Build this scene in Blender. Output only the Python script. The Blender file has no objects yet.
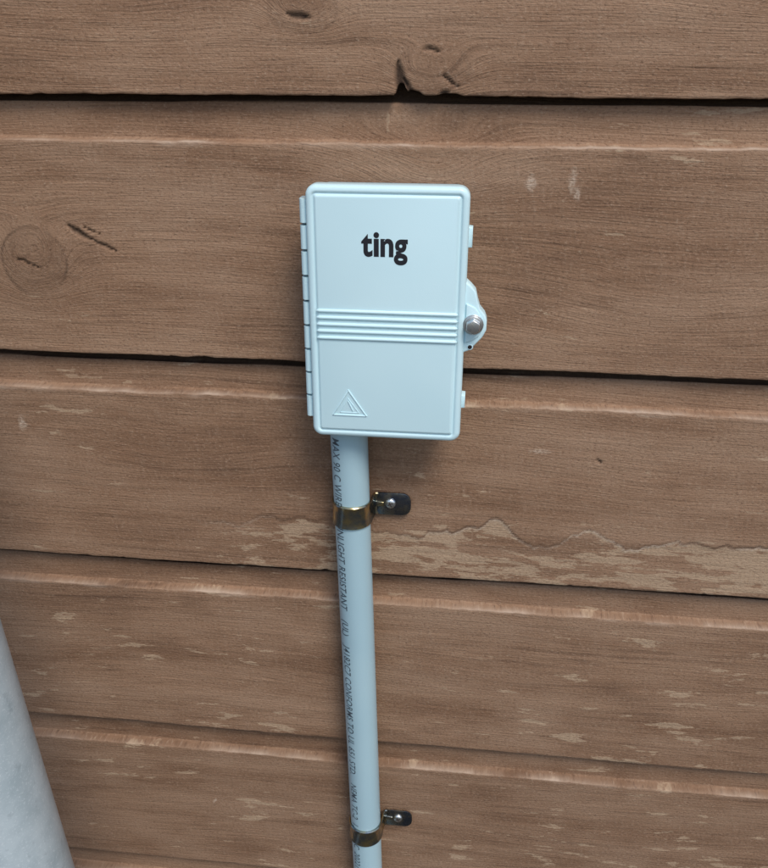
import bpy, bmesh, math, numpy as np
from mathutils import Matrix, Vector
Z0 = 1.5
scene = bpy.context.scene

# ------------------------------------------------------------------ helpers
def link(o, parent=None):
    scene.collection.objects.link(o)
    if parent: o.parent = parent
    return o
def empty(name, loc=(0,0,0)):
    e = bpy.data.objects.new(name, None); e.location = loc; e.empty_display_size=.05
    return link(e)
def mesh_obj(name, verts, faces, mat, parent=None, smooth=True):
    me = bpy.data.meshes.new(name); me.from_pydata([tuple(v) for v in verts], [], faces); me.update()
    if smooth:
        me.polygons.foreach_set('use_smooth', [True]*len(me.polygons))
    if mat: me.materials.append(mat)
    return link(bpy.data.objects.new(name, me), parent)
def bm_obj(name, bm, mat, parent=None, smooth=True, sharp=35):
    bmesh.ops.recalc_face_normals(bm, faces=bm.faces)
    me = bpy.data.meshes.new(name); bm.to_mesh(me); bm.free()
    if smooth:
        me.polygons.foreach_set('use_smooth', [True]*len(me.polygons))
        me.set_sharp_from_angle(angle=math.radians(sharp))
    if mat: me.materials.append(mat)
    return link(bpy.data.objects.new(name, me), parent)

class NT:
    def __init__(s, name):
        s.m = bpy.data.materials.new(name); s.m.use_nodes = True
        s.t = s.m.node_tree; s.t.nodes.clear()
        s.out = s.t.nodes.new('ShaderNodeOutputMaterial')
        s.b = s.t.nodes.new('ShaderNodeBsdfPrincipled')
        s.t.links.new(s.b.outputs[0], s.out.inputs[0])
    def n(s, typ, **kw):
        nd = s.t.nodes.new(typ)
        for k, v in kw.items(): setattr(nd, k, v)
        return nd
    def put(s, sock, v):
        if isinstance(v, bpy.types.NodeSocket): s.t.links.new(v, sock)
        else: sock.default_value = v
    def math(s, op, a, b=0.0, c=None, clamp=False):
        nd = s.n('ShaderNodeMath', operation=op, use_clamp=clamp)
        s.put(nd.inputs[0], a); s.put(nd.inputs[1], b)
        if c is not None: s.put(nd.inputs[2], c)
        return nd.outputs[0]
    def comb(s, x, y, z):
        nd = s.n('ShaderNodeCombineXYZ')
        for i, v in enumerate((x, y, z)): s.put(nd.inputs[i], v)
        return nd.outputs[0]
    def noise(s, vec, scale=1.0, detail=3.0, rough=.5, dist=0.0):
        nd = s.n('ShaderNodeTexNoise'); s.put(nd.inputs['Vector'], vec)
        nd.inputs['Scale'].default_value = scale; nd.inputs['Detail'].default_value = detail
        nd.inputs['Roughness'].default_value = rough; nd.inputs['Distortion'].default_value = dist
        return nd.outputs['Fac']
    def rng(s, v, a, b, c=0.0, d=1.0, smooth=False):
        nd = s.n('ShaderNodeMapRange', clamp=True)
        if smooth: nd.interpolation_type = 'SMOOTHSTEP'
        s.put(nd.inputs[0], v)
        for i, q in enumerate((a, b, c, d)): s.put(nd.inputs[i+1], q)
        return nd.outputs[0]
    def mix(s, f, a, b, mode='MIX'):
        nd = s.n('ShaderNodeMix', data_type='RGBA', blend_type=mode)
        s.put(nd.inputs[0], f); s.put(nd.inputs[6], a); s.put(nd.inputs[7], b)
        return nd.outputs[2]
    def bump(s, h, strength, dist, normal=None):
        nd = s.n('ShaderNodeBump'); nd.inputs['Strength'].default_value = strength
        nd.inputs['Distance'].default_value = dist; s.put(nd.inputs['Height'], h)
        if normal: s.put(nd.inputs['Normal'], normal)
        return nd.outputs[0]
    def attr(s, name):
        return s.n('ShaderNodeAttribute', attribute_name=name).outputs['Fac']
    def obj(s):
        return s.n('ShaderNodeTexCoord').outputs['Object']
def rgb(r, g, b): return (r, g, b, 1.0)

# ------------------------------------------------------------------ materials
# stained rough sawn cedar: grain follows the 'phi' field (height warped round the knots)
W = NT('stained_cedar')
co = W.obj(); sp = W.n('ShaderNodeSeparateXYZ'); W.put(sp.inputs[0], co)
X, Y, Zc = sp.outputs
phi = W.attr('phi'); bid = W.attr('board'); crack_and_shade = W.attr('crack_and_shade'); peel = W.attr('peel'); edge = W.attr('edge'); pale = W.attr('pale'); tone_falloff = W.attr('tone_falloff')
off = W.math('MULTIPLY', bid, 13.7)
g1 = W.noise(W.comb(W.math('MULTIPLY_ADD', X, 22.0, off), W.math('MULTIPLY', phi, 700.0), off), 1, 2, .65)
g2 = W.noise(W.comb(W.math('MULTIPLY_ADD', X, 3.5, off), W.math('MULTIPLY', phi, 190.0), off), 1, 3, .65)
g3 = W.noise(W.comb(W.math('MULTIPLY_ADD', X, 2.2, off), W.math('MULTIPLY', phi, 34.0), off), 1, 2, .5)
saw = W.noise(W.comb(W.math('MULTIPLY', W.math('ADD', X, W.math('MULTIPLY', Zc, .12)), 260.0), W.math('MULTIPLY', Zc, 60.0), off), 1, 1, .6)
blot = W.noise(W.comb(W.math('MULTIPLY', X, 7.0), off, W.math('MULTIPLY', Zc, 18.0)), 1, 4, .68)
fine = W.noise(W.comb(W.math('MULTIPLY', X, 330.0), 0.0, W.math('MULTIPLY', Zc, 560.0)), 1, 2, .75)
line = W.rng(g2, .34, .42, 1, 0, True)
gm = W.rng(blot, .36, .6, 1.0, .25)      # grain shows through unevenly under the stain
col = W.mix(W.rng(g3, .3, .7), rgb(.240, .136, .080), rgb(.335, .205, .128))
col = W.mix(W.rng(blot, .45, .68, 0, .6), col, rgb(.380, .250, .166))
col = W.mix(W.rng(blot, .46, .30, 0, .40), col, rgb(.160, .090, .056))
col = W.mix(W.math('MULTIPLY', W.rng(g1, .30, .54, 1, 0), W.math('MULTIPLY', gm, .38)), col, rgb(.090, .048, .029))
col = W.mix(W.math('MULTIPLY', line, W.math('MULTIPLY', gm, .45)), col, rgb(.080, .043, .027))
col = W.mix(W.rng(saw, .55, .8, 0, .14), col, rgb(.42, .30, .21))
col = W.mix(W.rng(fine, .56, .72, 0, .48), col, rgb(.49, .36, .26))
col = W.mix(W.rng(fine, .44, .30, 0, .58), col, rgb(.085, .046, .030))
col = W.mix(1.0, col, tone_falloff, 'MULTIPLY')  # painted light falloff multiplied into the stain colour
# worn stain: crisp-edged paler patches where the coating has gone
pn = W.noise(W.comb(W.math('MULTIPLY_ADD', X, 20.0, off), W.math('MULTIPLY', phi, 85.0), off), 1, 5, .66)
worn = W.rng(W.math('ADD', pn, W.math('MULTIPLY', peel, .30)), .655, .685)
col = W.mix(W.math('MULTIPLY', worn, W.rng(fine, .35, .6, .40, .8)), col, rgb(.46, .335, .225))
col = W.mix(W.math('MULTIPLY', edge, W.rng(pn, .38, .60, .12, .85)), col, rgb(.50, .385, .295))
col = W.mix(W.math('MULTIPLY', pale, W.rng(fine, .42, .55, .3, 1)), col, rgb(.64, .52, .41))
col = W.mix(crack_and_shade, col, rgb(.016, .010, .008))  # real cracks and knot rings, plus shade painted into the lap gaps
W.put(W.b.inputs['Base Color'], col)
W.b.inputs['Roughness'].default_value = .82
W.b.inputs['Specular IOR Level'].default_value = .2
h = W.math('ADD', W.math('MULTIPLY', g1, .9), W.math('MULTIPLY', saw, .25))
h = W.math('ADD', h, W.math('MULTIPLY', fine, .8))
W.put(W.b.inputs['Normal'], W.bump(h, .8, .0009))
wood = W.m

def plastic(name, c, c2, rough=.38, nz=.00012):
    P = NT(name); co = P.obj()
    a = P.noise(co, 9, 2, .6); b = P.noise(co, 1300, 1, .6)
    P.put(P.b.inputs['Base Color'], P.mix(P.rng(a, .3, .75), c, c2))
    P.put(P.b.inputs['Roughness'], P.rng(a, .3, .7, rough-.04, rough+.08))
    P.put(P.b.inputs['Normal'], P.bump(b, .4, nz))
    return P.m
box_mat = plastic('box_plastic', rgb(.60,.83,.89), rgb(.65,.87,.92), .36)
base_mat = plastic('box_base_plastic_shaded', rgb(.30,.42,.48), rgb(.34,.47,.52), .45)  # darker copy of the box plastic, shade behind the lid put into its colour
pvc = plastic('pvc_conduit', rgb(.36,.53,.60), rgb(.41,.58,.64), .30)
ink = plastic('black_ink', rgb(.010,.010,.016), rgb(.015,.015,.02), .5)
pipe_ink = plastic('faded_ink', rgb(.05,.07,.09), rgb(.11,.15,.18), .5)

def metal(name, c, c2, rough, sc=60):
    P = NT(name); co = P.obj(); a = P.noise(co, sc, 3, .6)
    P.put(P.b.inputs['Base Color'], P.mix(P.rng(a, .4, .6), c, c2))
    P.b.inputs['Metallic'].default_value = 1.0
    P.put(P.b.inputs['Roughness'], P.rng(a, .3, .7, rough, rough+.12))
    P.put(P.b.inputs['Normal'], P.bump(P.noise(co, 350, 1), .25, .0003))
    return P.m
strap_mat = metal('yellow_zinc_steel', rgb(.52,.44,.24), rgb(.22,.26,.28), .13, 70)
tab_mat = metal('dark_zinc_steel', rgb(.13,.16,.22), rgb(.26,.25,.22), .20, 90)
screw_mat = metal('bright_screw_steel', rgb(.78,.80,.80), rgb(.60,.62,.63), .25, 200)
recess_shade_mat = metal('recess_shade', rgb(.05,.04,.04), rgb(.10,.08,.07), .6)  # near-black colour stands in for shade in holes and slots; also sheathing

G = NT('galvanised_steel'); co = G.obj()
a = G.noise(co, 34, 3, .6); a2 = G.noise(co, 7, 2, .5); a3 = G.noise(co, 500, 2, .6)
c1 = G.mix(G.rng(a, .36, .64), rgb(.40,.49,.53), rgb(.52,.61,.65))
c1 = G.mix(G.rng(a3, .56, .68, 0, .45), c1, rgb(.72,.79,.82))
c1 = G.mix(G.rng(G.noise(co, 90, 3, .7), .60, .68, 0, .4), c1, rgb(.28,.35,.39))
G.put(G.b.inputs['Base Color'], G.mix(G.rng(a2, .4, .6, 0, .35), c1, rgb(.58,.66,.69)))
G.b.inputs['Metallic'].default_value = .15; G.b.inputs['Roughness'].default_value = .40
G.put(G.b.inputs['Normal'], G.bump(a3, .1, .0003))
galv = G.m

GR = NT('gravel_soil'); co = GR.obj()
a = GR.noise(co, 3, 4, .6); b = GR.n('ShaderNodeTexVoronoi'); GR.put(b.inputs['Vector'], co); b.inputs['Scale'].default_value = 45
GR.put(GR.b.inputs['Base Color'], GR.mix(GR.rng(b.outputs['Distance'], .1, .7), GR.mix(a, rgb(.11,.10,.08), rgb(.16,.145,.12)), rgb(.05,.045,.038)))
GR.b.inputs['Roughness'].default_value = .95
GR.put(GR.b.inputs['Normal'], GR.bump(b.outputs['Distance'], .8, .02))

# ------------------------------------------------------------------ numpy noise
def vnoise1(x, seed, freq):
    r = np.random.default_rng(seed+5000).random(4096)
    t = x*freq + 1000.37; i = np.floor(t).astype(int); f = t-i; f = f*f*(3-2*f)
    return r[i % 4096]*(1-f) + r[(i+1) % 4096]*f - .5
def vnoise2(x, z, seed, fx, fz):
    r = np.random.default_rng(seed+5000).random((256, 256))
    tx = x*fx+500.3; tz = z*fz+500.7
    i = np.floor(tx).astype(int); j = np.floor(tz).astype(int); f = tx-i; g = tz-j
    f = f*f*f*(f*(f*6-15)+10); g = g*g*g*(g*(g*6-15)+10)
    a = r[i%256, j%256]; b = r[(i+1)%256, j%256]; c = r[i%256, (j+1)%256]; d = r[(i+1)%256, (j+1)%256]
    return (a*(1-f)+b*f)*(1-g) + (c*(1-f)+d*f)*g - .5
def fbm2(x, z, seed, fx, fz, o=4):
    s = 0; a = 1
    for k in range(o):
        s = s + a*vnoise2(x+.013*k, z+.017*k, seed+k, fx*2**k, fz*2**k); a *= .5
    return s
def fbm1(x, seed, f, o=4):
    s = 0; a = 1
    for k in range(o):
        s = s + a*vnoise1(x, seed+k, f*2**k); a *= .55
    return s

# ------------------------------------------------------------------ siding wall
PITCH = .2215; LIP0 = -.0275; STEP = .0105
KNOTS = [(-.385,-.165,.026,.030,.050,1.), (-.038,-.086,.060,.024,.034,.0), (.16,-.20,.13,.05,.025,0), (-.139,.034,.026,.016,.026,.5),
         (-.040,-.010,.028,.017,.026,.35), (-.28,-.36,.10,.03,.010,0), (.22,-.36,.14,.04,.014,0), (-.05,-.056,.07,.014,.016,0),
         (.05,-.60,.16,.04,.014,0), (-.36,-.61,.12,.03,-.012,0), (.14,-.80,.14,.03,.012,0), (.25,.05,.10,.03,.014,0), (-.33,.05,.1,.03,.01,0)]
CRACKS = [((-.352,-.131),(-.331,-.1445),.0010), ((-.331,-.1445),(-.309,-.1545),.0007), ((-.338,-.133),(-.322,-.138),.0004),
          ((-.065,-.002),(-.061,-.027),.0016), ((-.061,-.014),(-.052,-.027),.0010), ((-.032,-.012),(-.018,-.020),.0007), ((-.036,-.023),(-.022,-.024),.0005),
          ((-.150,.031),(-.132,.028),.0011), ((-.05,.008),(-.03,.003),.0005),
          ((.118,-.331),(.124,-.335),.0005), ((-.405,-.160),(-.378,-.172),.0004), ((.30,.028),(.36,.026),.0004)]
PALES = [(.042,-.090,.003,.007),(.075,-.088,.0035,.010),(.080,-.098,.0025,.006),(-.427,-.322,.004,.008),(.068,-.326,.008,.002),(-.276,-.806,.0015,.004),(.31,-.47,.01,.003)]
TONE_FALLOFF = {0: 1.03, -1: 1.0, -2: .97, -3: .92, -4: .87, -5: .83}  # light falloff painted into the boards, darker towards the bottom
xs = np.concatenate([np.arange(-3.2,-.62,.06), np.arange(-.62,.42,.0016), np.arange(.42,3.2,.06)])
V = []; F = []; A = {k: [] for k in ('phi','board','crack_and_shade','peel','edge','pale','tone_falloff')}
base = 0
kmin = int(math.floor((-1.42-LIP0)/PITCH)); kmax = 6
for k in range(kmin, kmax):
    zl = LIP0 + k*PITCH
    near = -5 <= k <= 0
    H = .1865
    GV = .0068 if k >= -1 else .0098      # shadow gap under the lap above
    nrow = 112 if near else 6
    fz = np.linspace(.0030, H-.0032, nrow)
    # (y, z, edge)
    prof = [(.021, .006, 0), (.014, .0010, 0), (.0020, 0, 0), (.0010, .0001, 0), (.0003, .0005, .1), (0, .0012, .05)]
    prof += [(0.0, z, 0.0) for z in fz]
    prof += [(0, H-.0014, .10), (.0002, H-.0007, .60), (.0007, H-.0001, 1), (.0015, H+.0002, 1), (.0044, H+.0005, .60), (.0076, H+.0008, .20), (STEP-.0008, H+.0012, 0), (STEP-.0002, H+.0017, 0), (STEP, H+.0024, 0), (STEP, H+.0034, 0)]
    prof += [(STEP, z, 0) for z in np.linspace(H+.006, PITCH-GV, 18 if near else 3)]
    prof += [(STEP+.0006, PITCH-GV+.0013, 0), (STEP+.002, PITCH-GV+.0017, 0), (.0200, PITCH-GV+.0025, 0), (.0215, PITCH+.012, 0)]
    P = np.array(prof); nr = len(P); nc = len(xs)
    XX = np.repeat(xs[None, :], nr, 0); YY = np.repeat(P[:, 0:1], nc, 1).copy(); ZZ = np.repeat(P[:, 1:2], nc, 1).copy()
    E = np.repeat(P[:, 2:3], nc, 1).copy()
    grv = (P[:, 0:1] > STEP+.001)*(P[:, 1:2] > .1)*np.ones_like(XX)
    lipn = fbm1(xs, 100+k*17, 7)*.0014 + fbm1(xs, 300+k*11, 70, 3)*.0005 - np.minimum(0, fbm1(xs, 320+k*11, 40)+.35)*.004
    ledn = fbm1(xs, 200+k*13, 7)*.0014 + fbm1(xs, 260+k*13, 110, 3)*.0009
    wl = np.clip(1-ZZ/.02, 0, 1); wt = np.clip((ZZ-(H-.03))/.028, 0, 1)
    ZZ += zl + wl*lipn[None, :] + wt*(1-np.clip((ZZ-H-.003)/.02,0,1))*(ledn)[None, :]
    # gap height wanders a little
    ZZ += np.where(grv > 0, 1, 0)*(P[:, 1:2] < PITCH)*fbm1(xs, 700+k*9, 12)[None, :]*.0022
    front = (YY < .005).astype(float)
    if near:
        if k == 0:   # notch eaten out of the lip of the topmost visible board
            nt = np.exp(-((xs+.0620)/.0038)**4)*.009 + np.exp(-((xs+.052)/.006)**4)*.0035 + np.exp(-((xs+.024)/.008)**4)*.002
            ZZ += np.clip(1-(ZZ-zl)/.03, 0, 1)*nt[None, :]
        YY += front*(fbm2(XX, ZZ, 900+k, 5, 12, 2)*.0007 + fbm2(XX, ZZ, 950+k, 16, 260, 2)*.00030)
        YY += (1-front)*fbm2(XX, ZZ, 980+k, 12, 40, 2)*.0004
    warp = fbm2(XX, ZZ, 60+k, 2.4, 7, 3)*.014 + XX*[.02,-.03,.01,.035,-.015,.0,.02,.01][k % 8]
    crk_shade = np.zeros_like(XX); pe = np.zeros_like(XX); pa = np.zeros_like(XX)
    if near:
        for (kx, kz, sx, sz, amp, core) in KNOTS:
            if not (zl-.01 < kz < zl+PITCH+.005): continue
            jx = XX + fbm2(XX, ZZ, 71, 30, 30, 2)*.006; jz = ZZ + fbm2(XX, ZZ, 72, 30, 30, 2)*.005
            r2 = ((jx-kx)/sx)**2 + ((jz-kz)/sz)**2; rr_ = np.sqrt(r2)
            warp += amp*np.exp(-r2)
            if core:
                rg = 0
                for q0, w0, s0 in ((1.06,.05,.9),(.84,.035,.45),(.66,.03,.5),(.45,.03,.4),(.25,.04,.6)):
                    rg = np.maximum(rg, s0*np.exp(-((rr_-q0)/w0)**2))
                rg *= .25+.75*np.clip(fbm2(XX,ZZ,73,45,45,2)*1.6+.55,0,1)
                crk_shade = np.maximum(crk_shade, core*.55*rg)
                crk_shade = np.maximum(crk_shade, core*.12*(rr_ < 1.0))
                YY += -.0010*np.exp(-r2*1.3)*core
        for (p, q, w) in CRACKS:
            p = np.array(p); q = np.array(q); d = q-p; L2 = d@d
            jz = ZZ + fbm2(XX, ZZ, 77, 110, 110, 2)*.0028; jx = XX + fbm2(XX, ZZ, 79, 90, 90, 2)*.002
            t = np.clip(((jx-p[0])*d[0]+(jz-p[1])*d[1])/L2, 0, 1)
            dist = np.hypot(jx-p[0]-t*d[0], jz-p[1]-t*d[1]); ww = w*(.3+1.3*np.sin(np.pi*np.clip(t, .06, .94)))
            m = np.clip(1.5-dist/ww*.8, 0, 1)
            crk_shade = np.maximum(crk_shade, m*.85); YY += m*.002*front
        for (cx, cz, a_, b_) in PALES:
            r = np.hypot((XX-cx + fbm2(XX,ZZ,55,150,150,2)*.004)/a_, (ZZ-cz)/b_); pa = np.maximum(pa, np.clip(1.5-r*1.2, 0, 1)*.6)
        up = np.clip((ZZ-zl)/.19, 0, 1)
        if k == -2:
            bz = -.413 + fbm1(xs, 41, 22, 5)*.020 - .010*np.exp(-((xs-.10)/.05)**2)
            d = bz[None, :]-ZZ
            on = np.clip((XX+.28)/.15, 0, 1)
            pe = .10+.3*fbm2(XX,ZZ,45,6,16,2)+on*np.clip(d/.0015, 0, 1)*(.46+.6*fbm2(XX,ZZ,43,20,40,3))
            rim = on*np.exp(-((d-.0014)/.0013)**2)*np.clip(fbm1(xs,47,16,2)*2+.9,0,1)[None,:]
            pa = np.maximum(pa, rim*.75)
            crk_shade = np.maximum(crk_shade, on*np.exp(-((d+.0010)/.0010)**2)*.62*np.clip(fbm1(xs,49,14,2)*2+.8,.2,1)[None,:])
            YY += on*np.clip(d/.0015,0,1)*.0006
        elif k in (-3, -4, -5):
            pe = .22-.22*up + .45*fbm2(XX,ZZ,63+k,6,14,2)
        elif k == -1:
            pe = .02+.3*fbm2(XX,ZZ,66,5,12,2)
        E *= np.clip(.62+1.5*fbm1(xs, 400+k*7, 14, 4), .12, 1)[None, :]
        ew = np.exp(-((ZZ-(zl+H-.002))/.0018)**2)*front*np.clip(fbm1(xs, 430+k*7, 22, 4)*2.0-.1, 0, 1)[None,:]
        E = np.maximum(E, ew*.6)
    crk_shade = np.maximum(crk_shade, grv*.8)  # shade under the lap painted dark inside the gap
    crk_shade = np.maximum(crk_shade, (P[:,0:1] > .010)*(P[:,1:2] < .02)*.7*np.ones_like(XX))  # painted shade behind the lower lip
    V.append(np.stack([XX, YY, ZZ+Z0], -1).reshape(-1, 3))
    for n_, a_ in (('phi', ZZ+warp), ('board', np.full_like(XX, k+7.0)), ('crack_and_shade', crk_shade), ('peel', pe), ('edge', E), ('pale', pa), ('tone_falloff', np.full_like(XX, TONE_FALLOFF.get(k, .95)))):
        A[n_].append(a_.reshape(-1))
    ii, jj = np.meshgrid(np.arange(nr-1), np.arange(nc-1), indexing='ij')
    q = base + ii*nc + jj
    F.append(np.stack([q, q+1, q+nc+1, q+nc], -1).reshape(-1, 4)); base += nr*nc
V = np.concatenate(V).astype(np.float32); F = np.concatenate(F).astype(np.int32)
me = bpy.data.meshes.new('siding_boards')
me.vertices.add(len(V)); me.vertices.foreach_set('co', V.ravel())
me.loops.add(F.size); me.loops.foreach_set('vertex_index', F.ravel())
me.polygons.add(len(F)); me.polygons.foreach_set('loop_start', np.arange(0, F.size, 4, dtype=np.int32))
me.polygons.foreach_set('use_smooth', np.ones(len(F), dtype=bool))
me.update(calc_edges=True)
for n_, a_ in A.items():
    at = me.attributes.new(n_, 'FLOAT', 'POINT'); at.data.foreach_set('value', np.concatenate(a_).astype(np.float32))
me.materials.append(wood)
wall = empty('wooden_siding_wall')
link(bpy.data.objects.new('siding_boards', me), wall)
def box_part(name, x0, x1, y0, y1, z0, z1, mat, parent, bev=.002):
    bm = bmesh.new(); bmesh.ops.create_cube(bm, size=1)
    for v_ in bm.verts:
        v_.co = Vector(((x0+x1)/2+v_.co.x*(x1-x0), (y0+y1)/2+v_.co.y*(y1-y0), (z0+z1)/2+v_.co.z*(z1-z0)))
    if bev: bmesh.ops.bevel(bm, geom=bm.edges[:], offset=bev, segments=3, profile=.5, affect='EDGES')
    return bm_obj(name, bm, mat, parent)
box_part('sheathing', -3.19, 3.19, .028, .12, .02, 2.85, recess_shade_mat, wall, 0)
box_part('foundation', -3.2, 3.2, .004, .20, -.10, .075, GR.m, wall, .004)
trim_mat = plastic('trim_paint', rgb(.16,.10,.07), rgb(.20,.13,.09), .7)
for i, sx in enumerate((-3.2, 3.2)):
    box_part('corner_trim_%d' % i, sx-.05, sx+.05, -.018, .15, .08, 2.9, trim_mat, wall, .003)

# ------------------------------------------------------------------ utility box
ubox = empty('utility_box', (0, 0, Z0))
def rrect(x0, x1, z0, z1, r, n=8):
    pts = []
    for cx, cz, a0 in ((x1-r, z1-r, 0), (x0+r, z1-r, 90), (x0+r, z0+r, 180), (x1-r, z0+r, 270)):
        for i in range(n+1):
            a = math.radians(a0+90*i/n); pts.append((cx+r*math.cos(a), cz+r*math.sin(a)))
    return pts
def loft(name, rect, levels, mat, parent, cap_back=True, rad=.008, sharp=50):
    x0, x1, z0, z1 = rect; bm = bmesh.new(); loops = []
    for (o, y) in levels:
        r = max(rad-o, .0015)
        loops.append([bm.verts.new((x, y, z)) for x, z in rrect(x0+o, x1-o, z0+o, z1-o, r)])
    for a, b in zip(loops, loops[1:]):
        for i in range(len(a)): bm.faces.new((a[i], a[(i+1)%len(a)], b[(i+1)%len(a)], b[i]))
    bm.faces.new(loops[-1])
    if cap_back: bm.faces.new(loops[0])
    return bm_obj(name, bm, mat, parent, True, sharp)
BX0, BX1, BZ0, BZ1 = -.130, -.0045, -.2955, -.087
loft('base', (BX0+.005, BX1-.005, BZ0+.006, BZ1-.0048), [(0, -.0025), (0, -.0395), (.002, -.041)], base_mat, ubox, rad=.006)
loft('lid', (BX0, BX1, BZ0, BZ1), [(.0008,-.040),(0,-.0408),(0,-.0505),(.0003,-.0522),(.0011,-.0536),(.0024,-.0545),(.0040,-.0548),(.0052,-.0547),
     (.0057,-.0540),(.0064,-.0538),(.0070,-.0542),(.0078,-.0553),(.0088,-.0556)], box_mat, ubox, rad=.0085, sharp=60)
for i in range(5):
    z = -.1845 - i*.0056
    x0, x1 = BX0+.0065, BX1-.0010-.0045
    bm = bmesh.new(); n = 8; r = .0016; rings = []
    for x, s in ((x0, .25), (x0+.0012, .85), (x0+.003, 1), (x1-.003, 1), (x1-.0012, .85), (x1, .25)):
        rings.append([bm.verts.new((x, -.0552 - .0019*s*math.sin(math.pi*j/n), z + r*s*math.cos(math.pi*j/n))) for j in range(n+1)])
    for a, b in zip(rings, rings[1:]):
        for j in range(n): bm.faces.new((a[j], a[j+1], b[j+1], b[j]))
    bm.faces.new(rings[0]); bm.faces.new(rings[-1])
    bm_obj('rib_%d' % (i+1), bm, box_mat, ubox)
def prism(name, pts, y0, y1, mat, parent, bev=.0006, seg=2):
    bm = bmesh.new(); vs = [bm.verts.new((x, y0, z)) for x, z in pts]; f = bm.faces.new(vs)
    r = bmesh.ops.extrude_face_region(bm, geom=[f])
    for v_ in [g for g in r['geom'] if isinstance(g, bmesh.types.BMVert)]: v_.co.y = y1
    if bev:
        es = [e for e in bm.edges if abs(e.verts[0].co.y-y1) < 1e-6 and abs(e.verts[1].co.y-y1) < 1e-6]
        bmesh.ops.bevel(bm, geom=es, offset=bev, segments=seg, profile=.5, affect='EDGES')
    return bm_obj(name, bm, mat, parent)
# hinge knuckles on the left
nk = 9; zt, zb = -.0985, -.2815; hh = (zt-zb)/nk
for i in range(nk):
    z1 = zt - i*hh; z0 = z1-hh+.0022
    bm = bmesh.new(); bmesh.ops.create_cone(bm, cap_ends=True, segments=16, radius1=.0036, radius2=.0036, depth=z1-z0)
    bmesh.ops.translate(bm, vec=(BX0-.0022, -.0462, (z0+z1)/2), verts=bm.verts)
    bm_obj('hinge_knuckle_%d' % (i+1), bm, box_mat, ubox)
    prism('hinge_leaf_%d' % (i+1), [(BX0-.0058, z0), (BX0-.0015, z0), (BX0-.0015, z1), (BX0-.0058, z1)], -.034, -.0445, base_mat, ubox, .0005)
prism('hinge_backplate', [(BX0-.0050, zb+.001), (BX0+.006, zb+.001), (BX0+.006, zt-.001), (BX0-.0050, zt-.001)], -.030, -.039, base_mat, ubox, .0005)
# latch lug on the right
lug = [(-.008,-.1585),(-.0045,-.1590),(-.0005,-.1625),(.0030,-.1665),(.0048,-.1735),(.0068,-.1800),(.0110,-.1850),(.0128,-.1895),(.0128,-.1975),(.0100,-.2035),(.0040,-.2105),(-.0005,-.2150),(-.0045,-.2168),(-.008,-.2170)]
prism('latch_lug', lug, -.038, -.0512, box_mat, ubox, .0014, 3)
lug2 = [(-.004,-.176),(.0030,-.1790),(.0078,-.1855),(.0098,-.1905),(.0096,-.1965),(.0070,-.2020),(.0010,-.2065),(-.004,-.2080)]
prism('latch_boss', lug2, -.0505, -.0528, box_mat, ubox, .0007, 2)
for nm, z0, z1 in (('catch_upper', -.134, -.117), ('catch_lower', -.268, -.255)):
    prism(nm, [(BX1-.006, z0), (BX1+.0030, z0+.001), (BX1+.0030, z1-.001), (BX1-.006, z1)], -.036, -.0465, box_mat, ubox, .0006)
for i, z in enumerate((-.105, -.150, -.235, -.280)):
    prism('gasket_clip_%d' % i, [(BX1-.006, z-.004), (BX1-.0022, z-.004), (BX1-.0022, z+.004), (BX1-.006, z+.004)], -.030, -.0395, base_mat, ubox, 0)
def cyl(name, c, r, y0, y1, mat, parent, seg=32, r2=None, bev=.0004):
    bm = bmesh.new(); bmesh.ops.create_cone(bm, cap_ends=True, segments=seg, radius1=r, radius2=r if r2 is None else r2, depth=abs(y1-y0))
    bmesh.ops.rotate(bm, cent=(0,0,0), matrix=Matrix.Rotation(math.radians(90), 3, 'X'), verts=bm.verts)
    bmesh.ops.translate(bm, vec=(c[0], (y0+y1)/2, c[1]), verts=bm.verts)
    if bev:
        es = [e for e in bm.edges if len(e.link_faces) == 2 and e.calc_face_angle() > 1.0 and all(v_.co.y < (y0+y1)/2 for v_ in e.verts)]
        bmesh.ops.bevel(bm, geom=es, offset=bev, segments=3, profile=.5, affect='EDGES')
    return bm_obj(name, bm, mat, parent)
sc = (.0022, -.1925)
cyl('washer', sc, .0082, -.0522, -.0540, screw_mat, ubox)
cyl('bolt_flange', sc, .0072, -.0538, -.0554, screw_mat, ubox)
cyl('bolt_head', sc, .0060, -.0552, -.0612, screw_mat, ubox, 6, bev=.0008)
cyl('lock_hole', (.0004, -.2118), .0017, -.0508, -.0516, recess_shade_mat, ubox, 20, bev=0)  # dark disc painted in place of the hole's shade
cyl('lock_hole_rim', (.0004, -.2118), .0026, -.0500, -.0514, box_mat, ubox, 20)

def text_mesh(body, size, offset, spacing=1.0, res=6):
    cu = bpy.data.curves.new('t', 'FONT'); cu.body = body; cu.size = size; cu.offset = offset
    cu.space_character = spacing; cu.resolution_u = res; cu.extrude = 0; cu.fill_mode = 'FRONT'
    o = bpy.data.objects.new('t', cu); scene.collection.objects.link(o)
    bpy.context.view_layer.update()
    dg = bpy.context.evaluated_depsgraph_get()
    m = bpy.data.meshes.new_from_object(o.evaluated_get(dg))
    bm = bmesh.new(); bm.from_mesh(m)
    # slice horizontally so the print can wrap a curved surface
    for yy in np.arange(-.22, .85, .09):
        bmesh.ops.bisect_plane(bm, geom=bm.verts[:]+bm.edges[:]+bm.faces[:], plane_co=(0, yy, 0), plane_no=(0, 1, 0), dist=1e-5)
    bm.verts.index_update()
    vs = np.array([v_.co[:] for v_ in bm.verts]); fs = [tuple(v_.index for v_ in f.verts) for f in bm.faces]
    bm.free(); bpy.data.objects.remove(o); return vs, fs
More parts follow.
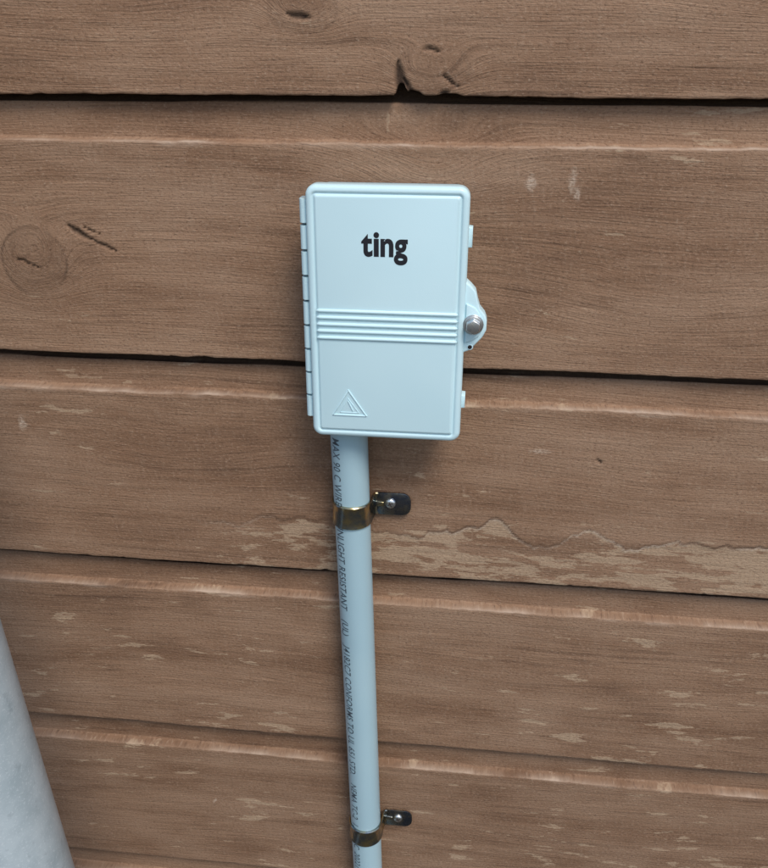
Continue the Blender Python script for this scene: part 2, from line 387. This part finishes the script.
def letter(ch, x0, x1):
    vs, fs = text_mesh(ch, 1.0, .033, 1.0, 10)
    a, b = vs[:,0].min(), vs[:,0].max()
    vs[:,0] = x0 + (vs[:,0]-a)/(b-a)*(x1-x0); return vs, fs
lx = [('t',.00,.245),('i',.265,.385),('n',.415,.695),('g',.705,1.0)]
for ch, a_, b_ in lx:
    vs, fs = letter(ch, a_, b_)
    tv = [(-.0866 + p[0]*.0360, -.05575, -.1392 + p[1]*.0268) for p in vs]
    mesh_obj('lettering_'+ch, tv, fs, ink, ubox, False)
def stroke(name, p, q, w, y, mat, parent, hgt=.0006):
    p = Vector(p); q = Vector(q); d = (q-p).normalized(); n_ = Vector((-d.y, d.x))*w/2
    pts = [p-n_-d*w/2, q-n_+d*w/2, q+n_+d*w/2, p+n_-d*w/2]
    return prism(name, [(a.x, a.y) for a in pts], y, y-hgt, mat, parent, w*.25, 2)
tri = [(-.1115,-.2745), (-.0835,-.2745), (-.0985,-.2520)]
for i in range(3): stroke('triangle_side_%d' % i, tri[i], tri[(i+1)%3], .0011, -.0555, box_mat, ubox, .0008)
tri2 = [(-.1055,-.2720), (-.0900,-.2720), (-.0990,-.2590)]
for i in range(3): stroke('mark_%d' % i, tri2[i], tri2[(i+1)%3], .0007, -.0555, box_mat, ubox, .0005)
stroke('mark_bolt', (-.0985,-.2620), (-.0950,-.2700), .0009, -.0555, box_mat, ubox, .0008)

# ------------------------------------------------------------------ conduit
conduit = empty('conduit_pipe', (0, 0, Z0))
R = .0168; PY = -.0195
def pcx(z): return -.1038 + (z+.320)*-.0253
def tube(name, r, zs, mat, parent, seg=96, rr=None):
    v_ = []; f_ = []
    for k_, z in enumerate(zs):
        q_ = r if rr is None else rr[k_]
        for i in range(seg):
            a = 2*math.pi*i/seg; v_.append((pcx(z)+q_*math.sin(a), PY-q_*math.cos(a), z))
    for k_ in range(len(zs)-1):
        for i in range(seg):
            f_.append((k_*seg+i, k_*seg+(i+1)%seg, (k_+1)*seg+(i+1)%seg, (k_+1)*seg+i))
    return mesh_obj(name, v_, f_, mat, parent)
tube('pipe', R, [-.291]+list(np.linspace(-.32,-1.505,30)), pvc, conduit)
tube('box_adapter_nut', R, [-.2885,-.2885,-.2925,-.2932], pvc, conduit, rr=[.012,.0178,.0178,.0165])
def legend(body, zstart, length, cap, name, ang0=-38):
    vs, fs = text_mesh(body, 1.0, .004, 1.08, 3)
    vs[:,0] -= vs[:,0].min(); sx_ = length/vs[:,0].max(); sy_ = cap/.70
    out = []; a0 = math.radians(ang0)
    for p in vs:
        z = zstart - p[0]*sx_; t = p[1]*sy_; a = a0 + t/R; q_ = R+.00016
        out.append((pcx(z)+q_*math.sin(a), PY-q_*math.cos(a), z))
    mesh_obj(name, out, fs, pipe_ink, conduit, False)
legend('MAX 90 C WIRE', -.308, .068, .0088, 'legend_1', -53)
legend('SUNLIGHT RESISTANT', -.390, .102, .0086, 'legend_2', -52)
legend('(UL)', -.505, .018, .0084, 'legend_3', -51)
legend('J4182C7 CONFORMS TO UL 651 STD.', -.535, .175, .0084, 'legend_4', -50)
legend('NEMA TC-2  1.02146C  20221', -.724, .130, .0082, 'legend_5', -49)
legend('1" PVC SCH 40 RIGID CONDUIT', -.868, .150, .0082, 'legend_6', -48)

# ------------------------------------------------------------------ straps
def strap(name, z, x_screw, x_end):
    root = empty(name, (0, 0, Z0)); cx = pcx(z); w = .0118; th = .0013; r0 = R+.0003
    path = [(cx-r0-.0002, -.003)]
    for i in range(37):
        a = math.radians(-105 + 5.15*i)
        path.append((cx+r0*math.sin(a), PY-r0*math.cos(a)))
    path.append((cx+r0+.0008, -.0085)); path.append((cx+r0+.0022, -.0048)); path.append((cx+r0+.0050, -.0034))
    path = np.array(path)
    bm = bmesh.new(); rows = []
    tg = np.gradient(path, axis=0); tg /= np.linalg.norm(tg, axis=1)[:, None]; nm = np.stack([tg[:, 1], -tg[:, 0]], 1)
    sec = [(0,-w),(th*.9,-w),(th*1.5,-w+.0010),(th*1.2,-w+.0030),(th*.9,-w+.005),(th*.9,w-.005),(th*1.2,w-.0030),(th*1.5,w-.0010),(th*.9,w),(0,w)]
    for p, n_ in zip(path, nm):
        rows.append([bm.verts.new((p[0]+n_[0]*s, p[1]+n_[1]*s, z+t)) for s, t in sec])
    for a, b in zip(rows, rows[1:]):
        for j in range(len(sec)): bm.faces.new((a[j], a[(j+1)%len(sec)], b[(j+1)%len(sec)], b[j]))
    bm.faces.new(rows[0]); bm.faces.new(rows[-1])
    bm_obj('band', bm, strap_mat, root)
    xt = cx+r0+.0046; r = .0085
    pts = [(xt, z-w)] + [(x_end-r+r*math.sin(a), z-w+r-r*math.cos(a)) for a in np.linspace(0, math.pi/2, 7)] \
        + [(x_end-r+r*math.cos(a), z+w-r+r*math.sin(a)) for a in np.linspace(0, math.pi/2, 7)] + [(xt, z+w)]
    prism('tab', pts, -.0034, -.0050, tab_mat, root, .0005)
    prism('tab_rib', [(xt-.002, z-.0032), (x_screw-.0062, z-.0022), (x_screw-.0062, z+.0022), (xt-.002, z+.0032)], -.0047, -.0062, strap_mat, root, .0009, 3)
    bm = bmesh.new(); rs = [(.0052,-.0046),(.0052,-.0058),(.0047,-.0068),(.0037,-.0075),(.0022,-.0079)]; lp = []
    for r_, y in rs: lp.append([bm.verts.new((x_screw+r_*math.cos(2*math.pi*i/28), y, z+.001+r_*math.sin(2*math.pi*i/28))) for i in range(28)])
    for a, b in zip(lp, lp[1:]):
        for i in range(28): bm.faces.new((a[i], a[(i+1)%28], b[(i+1)%28], b[i]))
    bm.faces.new(lp[-1]); bm_obj('screw_head', bm, screw_mat, root)
    for a in (25, 115):
        d = Vector((math.cos(math.radians(a)), math.sin(math.radians(a))))*.0024; c = Vector((x_screw, z+.001))
        stroke('screw_slot_%d' % a, c-d, c+d, .0009, -.0078, recess_shade_mat, root, .0003 if a == 25 else .00035)  # dark raised strips stand in for shade in the slots
strap('pipe_strap', -.3865, -.0675, -.0480)
strap('pipe_strap.001', -.8020, -.0562, -.0400)

# ------------------------------------------------------------------ leaning galvanised post
post = empty('galvanized_fence_post', (0, 0, 0))
def tube2(name, r, pts, mat, parent, seg=64):
    v_ = []; f_ = []
    for (x, y, z, q_) in pts:
        for i in range(seg):
            a = 2*math.pi*i/seg; v_.append((x+q_*math.sin(a), y-q_*math.cos(a), z))
    for k_ in range(len(pts)-1):
        for i in range(seg): f_.append((k_*seg+i, k_*seg+(i+1)%seg, (k_+1)*seg+(i+1)%seg, (k_+1)*seg+i))
    return mesh_obj(name, v_, f_, mat, parent)
sl = -.060
def pp(z): return -.4085+(z+.409)*sl
tube2('shaft', 1, [(pp(z), -.20, z+Z0, .045) for z in np.linspace(-1.52, .30, 12)], galv, post)
cap = []
for i in range(9):
    a = math.pi/2*i/8; cap.append((pp(.305), -.20, .305+Z0+.022*math.sin(a), max(.048*math.cos(a), .0005)))
cap = [(pp(.28), -.20, .28+Z0, .0475)]+[(pp(.28), -.20, .281+Z0, .048)]+cap
tube2('cap', 1, cap, galv, post)

# ------------------------------------------------------------------ ground
bm = bmesh.new(); bmesh.ops.create_grid(bm, x_segments=40, y_segments=40, size=150)
bm_obj('ground', bm, GR.m)

# ------------------------------------------------------------------ light
sv = Vector((.38, -.66, 1.05)).normalized()
el = math.asin(sv.z); rot = math.atan2(sv.x, sv.y)
w = bpy.data.worlds.new('World'); scene.world = w; w.use_nodes = True
t = w.node_tree; bg = t.nodes['Background']; sky = t.nodes.new('ShaderNodeTexSky'); sky.sky_type = 'NISHITA'
sky.sun_disc = False; sky.sun_elevation = el; sky.sun_rotation = rot; sky.air_density = 1.0; sky.dust_density = 1.5
t.links.new(sky.outputs[0], bg.inputs[0]); bg.inputs[1].default_value = .15
sd = bpy.data.lights.new('sun', 'SUN'); sd.energy = 2.3; sd.angle = math.radians(22); sd.color = (1, .94, .86)
so = link(bpy.data.objects.new('sun', sd)); so.rotation_euler = sv.to_track_quat('Z', 'Y').to_euler(); so.location = (2, -3, 5)

# ------------------------------------------------------------------ camera
cam = bpy.data.cameras.new('camera'); co_ = link(bpy.data.objects.new('camera', cam))
r_ = Vector((.99408,.10865,.00301)); u_ = Vector((-.04773,.41149,.91016)); b_ = Vector((.09765,-.90492,.41424))
M = Matrix((r_, u_, b_)).transposed().to_4x4(); M.translation = (0, -.69, Z0); co_.matrix_world = M
cam.sensor_fit = 'HORIZONTAL'; cam.sensor_width = 36; cam.lens = 38.74; cam.clip_start = .01; cam.clip_end = 500
scene.camera = co_
scene.view_settings.view_transform = 'Standard'; scene.view_settings.look = 'None'; scene.view_settings.exposure = 0
